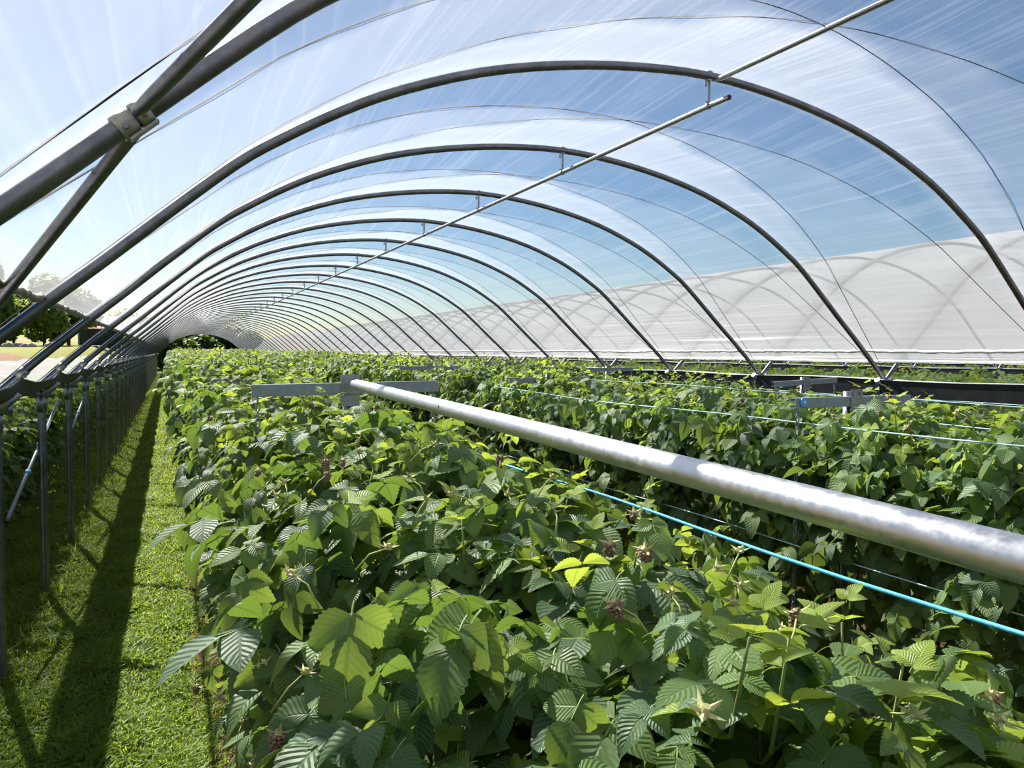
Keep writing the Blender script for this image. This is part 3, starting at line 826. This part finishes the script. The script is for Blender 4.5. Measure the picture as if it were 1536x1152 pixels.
rr = random.Random(21)
n_near = 0
def near_plant(row, X, y, idx, n_leaf, side_keep):
    """plant with its own leaves, canes and fruit"""
    zs = top_of(row, y)/PZ
    e = empty('raspberry_plant', (X - (0.05 if row == 0 else 0), y, 0))
    if row == 0: e.scale.x = 1.08
    f = link('inner_foliage', INNER[rr.randrange(4)], e); f.scale = (rr.choice((-1, 1))*rr.uniform(0.92, 1.0), 1, zs*0.985); f['kind'] = 'stuff'
    for c in range(5):
        o = link('cane', CANES[c], e, (rr.uniform(-0.12, 0.12), -0.3+0.14*c, 0)); o.scale = (1, 1, zs); o.rotation_euler.z = rr.uniform(0, 6.28)
    spots = leaf_spots(rr, n_leaf, PITCH_Y*1.12, 0.03, 0.58 if row == 0 else 0.45)
    sh, tips = shoot_spots(rr, 4, PITCH_Y, -0.06, 0.08)
    for (p, ax, up, sc, yg) in spots + sh:
        x_, y_, z_ = frame_from(ax, up)
        o = link('leaf', LEAF_ME[pick(rr, 2, yg)], e)
        Mx = Matrix((x_, y_, z_)).transposed().to_4x4()
        o.matrix_local = Matrix.Translation((p.x, p.y, p.z*zs)) @ Mx @ Matrix.Scale(sc, 4)
    for (a, b) in tips:
        mb = None
        o = link('cane', SHOOT, e, (a.x, a.y, a.z*zs)); d = (b-a)
        o.rotation_euler = d.to_track_quat('Z', 'Y').to_euler()
    nb = 20 if (row == 0 and y < 2.6) else (9 if y < 5 else 4)
    for q in range(nb):
        t = rr.random()
        if t < 0.6 or row: x = rr.uniform(-0.45, 0.45); z = (PZ - 0.06 - 0.14*(abs(x)/0.5)**2)*zs + rr.uniform(-0.05, 0.035)
        else: x = -rr.uniform(0.42, 0.52); z = rr.uniform(0.9, 1.6)*zs
        yy = rr.uniform(-PITCH_Y/2, PITCH_Y/2); az = rr.uniform(0, 6.28)
        o = link('fruit_stalk', STALK, e, (x, yy, z)); o.rotation_euler = (0, 0, az); o.scale = (1.5, 1.5, 1.5)
        tip = Vector((x, yy, z)) + Matrix.Rotation(az, 3, 'Z') @ Vector((0.015, 0.045, 0.035))*1.5
        c = link('calyx', CALYX, e, tip); rt = (rr.uniform(-0.9, 0.9), rr.uniform(-0.9, 0.9), az); c.rotation_euler = rt; c.scale = (1.5,)*3
        if rr.random() < 0.5:
            b_ = link('berry', BERRY, e, tip); b_.rotation_euler = (rr.uniform(-0.5, 0.5), rr.uniform(-0.5, 0.5), az); b_.scale = (rr.uniform(0.8, 1.2),)*3
    return e
mb = MB(); mb.tube([(0, 0, 0), (0, 0, 0.165)], [0.0034, 0.0018], 5); SHOOT = mb.mesh('cane', MAT['cane'], True)

def far_plant(row, X, y, me):
    o = link('raspberry_plant', me, None, (X + rr.uniform(-0.03, 0.03) - (0.06 if row == 0 else 0), y, 0))
    o.scale = (rr.choice((-1, 1))*rr.uniform(0.95, 1.06)*(1.18 if row in (0, 3) else 1.0), rr.choice((-1, 1)), top_of(row, y)/PZ*rr.uniform(0.965, 1.03))
    return o
LIMITS = {0: (0.25, 6.4, 9), 1: (1.75, 5.6, 6), 2: (3.2, 5.4, 5)}
Y_FAR = 43.0
for row, X in list(enumerate(ROWX)) + [(3, XLEFT)]:
    y = {0: 0.05, 1: 1.35, 2: 2.6, 3: 5.2}[row]; i = 0
    while y < Y_FAR:
        near = row < 3 and y <= LIMITS[row][1]
        if near: o = near_plant(row, X, y, i, 272 if y < 4.5 else 250, None)
        else: o = far_plant(row, X, y, (MID if y < 13 else LOW)[rr.randrange(6)])
        grp = f'raspberry plants {ROWN[row]}'
        if i < 20: lab = f'leafy green raspberry plant {ROWN[row]}, {ORD[i]} from the camera'
        else: lab = f'far leafy green raspberry plant {ROWN[row]}'
        tag(o, lab, 'plant', grp)
        y += PITCH_Y; i += 1
# everything farther away, and the rows of the neighbouring tunnels, as one growth
spots = []
def far_row(X, y0, y1, per_m, topf, big):
    out = []
    n = int((y1-y0)*per_m)
    for _ in range(n):
        p, ax, up, sc, yg = leaf_spots(rr, 1, 0.1, 0.05, 0.6)[0]
        y = rr.uniform(y0, y1); k = topf(y)/PZ
        out.append((Vector((p.x+X, y, p.z*k + 0.05*math.sin(y*4.1+X))), ax, up, sc*big, yg))
    return out
for row, X in enumerate(ROWX): spots += far_row(X, Y_FAR+0.1, 84, 110, lambda y, r=row: top_of(r, y), 2.1)
spots += far_row(XLEFT, Y_FAR+0.1, 80, 90, lambda y: top_of(3, y), 2.1)
for X, y0, y1 in ((9.35, 4, 50), (11.85, 5, 50), (14.35, 7, 50), (17.95, 9, 50), (20.45, 10, 50), (23.0, 12, 50), (27, 14, 50), (31, 14, 50)):
    spots += far_row(X, y0, y1, 170, lambda y: 1.96, 1.55)
o = link('distant_raspberry_rows', foliage_mesh('distant_raspberry_rows', spots, 0, rr, 1.1))
tag(o, 'distant raspberry rows merging into one green mass', 'foliage', kind='stuff')

# ------------------------------------------------------------------ trellis T-posts, chains, strings
def chain_mesh(length):
    mb = MB(); n = int(length/0.034)
    for i in range(n):
        z = -0.017 - i*0.034; ax = (1, 0) if i % 2 else (0, 1)
        P = []
        for j in range(9):
            a = 2*math.pi*j/8; P.append((ax[0]*math.cos(a)*0.009, ax[1]*math.cos(a)*0.009, z+math.sin(a)*0.021))
        mb.tube(P, 0.0028, 4, caps=False)
    return mb.mesh('chain', MAT['zinc'], True)
CH_L, CH_S = chain_mesh(1.05), chain_mesh(0.5)
def channel_mesh(L):
    mb = MB(); h, w, t = 0.048, 0.034, 0.004
    mb.box((0, 0, 0), (L, t, h)); mb.box((0, w/2, h/2), (L, w, t)); mb.box((0, w/2, -h/2), (L, w, t))
    mb.box((0, w, h/2-0.006), (L, t, 0.014)); mb.box((0, w, -h/2+0.006), (L, t, 0.014))
    return mb.mesh('cross_arm', MAT['zinc'])
ARM = channel_mesh(0.85)
def tpost(row, X, y, zarm, chain=CH_S, disc=False, label='', tilt=0.0, above=0.05, first=False):
    e = empty('trellis_post', (X, y, 0))
    mb = MB(); mb.tube([(0, 0.03, 0), (0, 0.03, zarm+above)], 0.024, 10); mb.build('post', MAT['post'], e, True)
    a = link('cross_arm', ARM, e, (0, -0.02, zarm)); a.rotation_euler.y = tilt
    mb = MB(); mb.box((0, -0.024, zarm+0.018), (0.085, 0.006, 0.09)); mb.box((0, -0.024, zarm-0.055), (0.085, 0.006, 0.05))
    br = mb.build('bracket', MAT['post'], e)
    for sx in (-0.026, 0.026):
        mb = MB(); mb.tube([(sx, -0.034, zarm+0.042), (sx, -0.024, zarm+0.042)], 0.009, 6); mb.build('bolt', MAT['zinc'], br)
    for sx in (-1, 1):
        c = link('chain', chain, e, (sx*0.40, -0.01, zarm-0.02-sx*0.4*math.sin(tilt)))
    if disc:
        mb = MB(); mb.tube([(-0.375, -0.030, zarm+0.005), (-0.375, -0.022, zarm+0.005)], 0.024, 16); mb.tube([(-0.375, -0.034, zarm+0.005), (-0.375, -0.03, zarm+0.005)], 0.008, 8, mi=1)
        d = mb.build('tie_disc', [MAT['blue_disc'], MAT['pale_twine']], e); d['label'] = 'round blue plastic disc'
    tag(e, label, 'trellis post', 'trellis posts along the rows'); return e
tpost(0, 0.75, 3.36, H-0.165, CH_S, label='trellis post with zinc cross arm in the row beside the path, nearest the camera', tilt=-0.01)
tpost(1, 3.25, 2.72, H-0.243, CH_L, True, 'trellis post with a blue disc on its cross arm in the middle row', tilt=0.0)
tpost(2, 5.75, 5.38, H-0.275, CH_S, label='trellis post with bare cross arm in the right-hand row near the black gutter', tilt=-0.04)
for i, y in enumerate((6.75, 9.6, 12.4, 15.4, 18.6)):
    tpost(0, 0.75, y, H-0.26+0.035*i, CH_S, label=f'trellis post poking from the row beside the path, {ORD[i+1]} from the camera', above=0.07)
for i, y in enumerate((6.1, 9.6, 13.0)):
    tpost(1, 3.25, y, H-0.25+0.04*i, CH_S, label=f'trellis post half sunk in leaves of the middle row, {ORD[i+1]} from the camera')
for i, y in enumerate((9.0, 12.6)):
    tpost(2, 5.75, y, H-0.23+0.04*i, CH_S, label=f'trellis post half sunk in leaves of the right-hand row, {ORD[i+1]} from the camera')

# the big tube in the foreground
mb = MB(); a = Vector((0.75, 3.30, H-0.140)); b = Vector((0.75, 0.43, H-0.198)); d = b-a
P = [a, a+d*0.012, a+d*0.035, a+d*0.06] + [a+d*t for t in (0.3, 0.6, 0.9, 1.2)]
mb.tube(P, [0.006, 0.016, 0.022, 0.0235, 0.0235, 0.0235, 0.0235, 0.0235], 24)
t_ = mb.build('tie_tube', MAT['pipe'], None, True)
tag(t_, 'thick bright galvanised tube crossing the foreground above the leaves', 'tube')
for q in (0.145, 0.43):
    c = a+d*q
    mb = MB(); mb.tube([c+Vector((-0.0236, 0, 0.004)), c+Vector((-0.0215, 0, 0.004))], 0.004, 8); mb.build('rivet_hole', MAT['black'], t_)  # black disc stands in for the shade inside each hole
mb = MB(); mb.tube([(3.25, 2.70, H-0.40), (3.25, 1.93, H-0.447), (3.25, 1.2, H-0.49)], 0.0225, 14)
tag(mb.build('tie_tube', MAT['pipe'], None, True), 'bright galvanised tube glinting between leaves of the middle row', 'tube')
mb = MB(); mb.tube([(3.22, 2.75, H-0.45), (3.22, 3.6, H-0.95)], 0.016, 10)
tag(mb.build('post_brace', MAT['zinc'], None, True), 'short slanting brace at the foot of the blue-disc trellis post', 'brace')

def string_(x, z, y0, y1, rad, mat, label, sag=0.0, zs=None):
    mb = MB(); n = 16; P = []
    for i in range(n+1):
        t = i/n; P.append((x + 0.006*math.sin(t*9), y0+(y1-y0)*t, z + 0.006*math.sin(t*13+x) - sag*math.sin(math.pi*t)))
    mb.tube(P, rad, 6)
    tag(mb.build('support_string', mat, None, True), label, 'string', 'strings along the rows')
string_(1.185, H-0.43, 0.2, 3.42, 0.0042, MAT['blue_twine'], 'bright blue twine along the right side of the row beside the path')
string_(1.20, H-0.42, 3.42, 12, 0.0035, MAT['blue_twine'], 'blue twine beyond the nearest trellis post in the row beside the path')
string_(1.20, H-0.90, 0.2, 9, 0.0028, MAT['pale_twine'], 'pale twine low on the right side of the row beside the path')
string_(1.22, H-1.25, 0.2, 9, 0.0025, MAT['pale_twine'], 'lowest pale twine in the dark gap right of the row beside the path')
string_(2.85, H-0.325, 1.2, 6.8, 0.0035, MAT['pale_twine'], 'pale twine high on the left side of the middle row', 0.02)
string_(2.84, H-0.665, 1.5, 6.5, 0.0035, MAT['blue_twine'], 'blue twine at mid height on the left side of the middle row')
string_(2.82, H-0.95, 1.5, 6.5, 0.0030, MAT['pale_twine'], 'pale twine low on the left side of the middle row')
string_(3.66, H-0.36, 1.2, 8, 0.0032, MAT['pale_twine'], 'pale twine on the right side of the middle row')
string_(5.35, H-0.36, 2.4, 9, 0.0036, MAT['pale_twine'], 'pale twine high on the left side of the right-hand row')
string_(5.34, H-0.62, 2.4, 9, 0.0036, MAT['pale_twine'], 'pale twine at mid height on the left side of the right-hand row')
string_(6.16, H-0.40, 2.8, 9, 0.0036, MAT['pale_twine'], 'pale twine on the right side of the right-hand row')

# ------------------------------------------------------------------ grass of the path
def blades(n, xr, yr, hmin, hmax, wid, seed, ypow=1.0, flat=0.5):
    g = np.random.default_rng(seed)
    x = g.uniform(xr[0], xr[1], n); y = yr[0] + (yr[1]-yr[0])*g.random(n)**ypow
    keep = (x < 0.12 + 0.10*np.sin(y*3.0) + 0.10*g.random(n)) | (g.random(n) < 0.16)
    x, y = x[keep], y[keep]; n = len(x)
    a = g.uniform(0, 2*np.pi, n); h = g.uniform(hmin, hmax, n)*(0.7 + 0.6*(np.sin(x*7+1)*np.sin(y*5) > 0.2)); lean = g.uniform(0.2, 1.3, n)*h*flat*2
    w = wid*g.uniform(0.6, 1.4, n); px, py = -np.sin(a)*w, np.cos(a)*w; dx, dy = np.cos(a)*lean, np.sin(a)*lean
    V = np.zeros((n, 6, 3))
    for i, (t, ww) in enumerate(((0, 1.0), (0.5, 0.9), (1.0, 0.12))):
        for s_, j in ((-1, 0), (1, 1)):
            V[:, i*2+j, 0] = x + dx*t*t + s_*px*ww; V[:, i*2+j, 1] = y + dy*t*t + s_*py*ww; V[:, i*2+j, 2] = h*(t - 0.25*t*t)
    Q = np.array([(0, 1, 3, 2), (2, 3, 5, 4)]); Qa = (Q[None] + (np.arange(n)*6)[:, None, None]).reshape(-1, 4)
    return V.reshape(-1, 3), Qa
parts = [blades(85000, (-2.0, 0.5), (3.4, 13), 0.02, 0.075, 0.0034, 1, 1.35),
         blades(34000, (-2.0, 0.4), (3.4, 13), 0.015, 0.055, 0.0105, 2, 1.3, 0.9),      # clover and broad weeds
         blades(52000, (-2.0, 0.35), (13, 75), 0.03, 0.07, 0.007, 3, 1.2),
         blades(5000, (-1.5, -0.9), (3.6, 30), 0.07, 0.17, 0.004, 4, 1.3)]              # taller tufts round the posts
off = 0; Vs = []; Qs = []
for V, Q in parts: Vs.append(V); Qs.append(Q+off); off += len(V)
o = link('grass', np_mesh('grass', np.concatenate(Vs), np.concatenate(Qs), None, None, [MAT['grass']], False))
tag(o, 'short mown grass and clover of the sunlit path', 'grass', kind='stuff')

# ------------------------------------------------------------------ trees, barn, rocks
def crown_mesh(name, rx, rz, n, size, mat, seed, cone=False, lumps=9):
    g = random.Random(seed); V = []; Q = []; U = []
    L = [(Vector((g.uniform(-0.6, 0.6)*rx, g.uniform(-0.6, 0.6)*rx, g.uniform(-0.55, 0.7)*rz)), g.uniform(0.4, 0.62)) for _ in range(lumps)]
    for i in range(n):
        d = Vector((g.gauss(0, 1), g.gauss(0, 1), g.gauss(0, 1))).normalized()
        c, k = L[g.randrange(lumps)]
        p = c + Vector((d.x*rx*k, d.y*rx*k, d.z*rz*k))*g.uniform(0.7, 1.05)
        if cone: f = 1 - 0.75*max(0, min(1, (p.z+rz)/(2*rz))); p.x *= f*1.3; p.y *= f*1.3
        nn = (d + Vector((g.gauss(0, .5), g.gauss(0, .5), 0.4+g.gauss(0, .5)))).normalized()
        x, y, z = frame_from(Vector((g.gauss(0, 1), g.gauss(0, 1), -0.5)), nn)
        s_ = size*g.uniform(0.6, 1.3); o_ = len(V)
        V += [p - x*s_*0.45, p - y*s_*0.6, p + x*s_*0.45, p + y*s_*0.6]; Q.append((o_, o_+1, o_+2, o_+3)); U.append(((0, .5), (.5, 0), (1, .5), (.5, 1)))
    return np_mesh(name, np.array([tuple(v) for v in V]), np.array(Q), np.array(U), None, [mat], False)
CR = {'dark': crown_mesh('crown', 1, 1, 5000, 0.17, MAT['leaf_tree'], 1), 'bright': crown_mesh('crown', 1, 1, 4200, 0.16, MAT['leaf_tree2'], 2),
      'cone': crown_mesh('crown', 1, 1, 4200, 0.15, MAT['leaf_tree'], 3, True)}
mb = MB(); mb.tube([(0, 0, 0), (0.02, 0, 0.5), (0, 0.02, 1.0)], [0.05, 0.04, 0.025], 8); TRUNK = mb.mesh('trunk', MAT['bark'], True)
def tree(x, y, rad, height, kind, label, group, base=None):
    zb = field_z(x, y) if base is None else base
    e = empty('tree', (x, y, zb))
    t = link('trunk', TRUNK, e); t.scale = (height*0.55, height*0.55, height*0.75)
    c = link('crown', CR[kind], e, (0, 0, height*0.54)); c.scale = (rad, rad, height*0.50); c['kind'] = 'stuff'
    c.rotation_euler.z = random.Random(int(x*10)).uniform(0, 6.28)
    tag(e, label, 'tree', group)
def ground_at(px, D):                                         # a bearing from the camera at D metres
    t = (px-768)/FPX; v = f0 + r0*t; v.z = 0; v.normalize(); return v.x*D, v.y*D
for px, D, rad, hh, kind, lab in ((-6, 104, 3.0, 9.5, 'cone', 'dark pointed tree at the left edge of the picture'),
                                  (22, 118, 3.8, 6.6, 'dark', 'dark rounded tree behind the pointed tree at the left edge'),
                                  (68, 108, 3.3, 6.4, 'bright', 'bright yellow-green tree left of the barn'),
                                  (104, 122, 4.4, 9.0, 'dark', 'tall dark tree between the bright tree and the barn'),
                                  (-60, 112, 4.6, 9.0, 'dark', 'dark tree just outside the left edge'),
                                  (196, 150, 5.0, 8.0, 'bright', 'light green tree right of the barn behind the hoops'),
                                  (206, 118, 2.0, 3.0, 'dark', 'small bush right of the barn')):
    x, y = ground_at(px, D); tree(x, y, rad, hh, kind, lab, 'trees beyond the field')
for i, (px, D, rad, hh) in enumerate(((228, 100, 3.0, 4.0), (250, 97, 3.2, 4.5), (266, 104, 3.9, 5.0), (288, 108, 4.2, 5.3), (312, 103, 4.2, 5.2), (338, 106, 4.2, 5.0), (362, 104, 3.8, 4.6))):
    x, y = ground_at(px, D); tree(x, y, rad, hh, 'dark', f'dark tree closing the far tunnel mouth, {ORD[i]} from the left', 'trees behind the far tunnel mouth')
# barn
bx, by = ground_at(163, 132); bz = field_z(bx, by)
e = empty('barn', (bx, by, bz)); e.rotation_euler.z = R(6)
mb = MB(); w, dp, h, rdg = 8.0, 6.0, 2.7, 4.6
mb.add([(-w/2, -dp/2, -0.5), (w/2, -dp/2, -0.5), (w/2, dp/2, -0.5), (-w/2, dp/2, -0.5), (-w/2, -dp/2, h), (w/2, -dp/2, h), (w/2, dp/2, h), (-w/2, dp/2, h), (-w/2, 0, rdg), (w/2, 0, rdg)],
       [(0, 1, 5, 4), (1, 2, 6, 9, 5), (2, 3, 7, 6), (3, 0, 4, 8, 7)]); mb.build('wall', MAT['barn'], e)
for sg in (-1, 1):
    mb = MB(); n = Vector((0, sg*(rdg-h), dp/2)).normalized()*0.08
    q = [Vector((-w/2-0.3, sg*(dp/2+0.3), h-0.18)), Vector((w/2+0.3, sg*(dp/2+0.3), h-0.18)), Vector((w/2+0.3, 0, rdg+0.02)), Vector((-w/2-0.3, 0, rdg+0.02))]
    mb.add(q + [p+n for p in q], [(0, 1, 2, 3), (4, 7, 6, 5), (0, 4, 5, 1), (1, 5, 6, 2), (2, 6, 7, 3), (3, 7, 4, 0)]); rf = mb.build('roof_slope', MAT['roof'], e)
    for k in range(9):
        mb = MB(); xx = -w/2 + w*k/8; mb.tube([Vector((xx, sg*(dp/2+0.3), h-0.18))+n*1.3, Vector((xx, 0, rdg+0.02))+n*1.3], 0.05, 4); mb.build('roof_seam', MAT['roof'], rf)
for sx in (-1, 1):
    mb = MB(); mb.box((sx*w/2, -dp/2-0.03, h/2-0.25), (0.22, 0.1, h+0.5)); mb.build('corner_board', MAT['barn_trim'], e)
mb = MB(); mb.box((-0.6, -dp/2-0.05, 0.85), (1.8, 0.08, 2.2)); mb.build('door', MAT['barn'], e)
tag(e, 'dark barn with faded red roof beyond the field', 'barn')
g = random.Random(4)
for i, (px, D, s_) in enumerate(((14, 92, 0.5), (28, 95, 0.6), (38, 92, 0.42), (48, 94, 0.5), (76, 97, 0.55), (84, 96, 0.4))):
    x, y = ground_at(px, D); bm = bmesh.new(); bmesh.ops.create_icosphere(bm, subdivisions=2, radius=1)
    for v in bm.verts: v.co = Vector((v.co.x*g.uniform(.9, 1.3), v.co.y*g.uniform(.8, 1.1), v.co.z*g.uniform(.5, .75)))*s_
    me = bpy.data.meshes.new('field_stone'); bm.to_mesh(me); bm.free(); me.materials.append(MAT['rock'])
    tag(link('field_stone', me, None, (x, y, field_z(x, y)+s_*0.25)), f'pale field stone below the trees, {ORD[i]} from the left', 'stone', 'stones along the field edge')
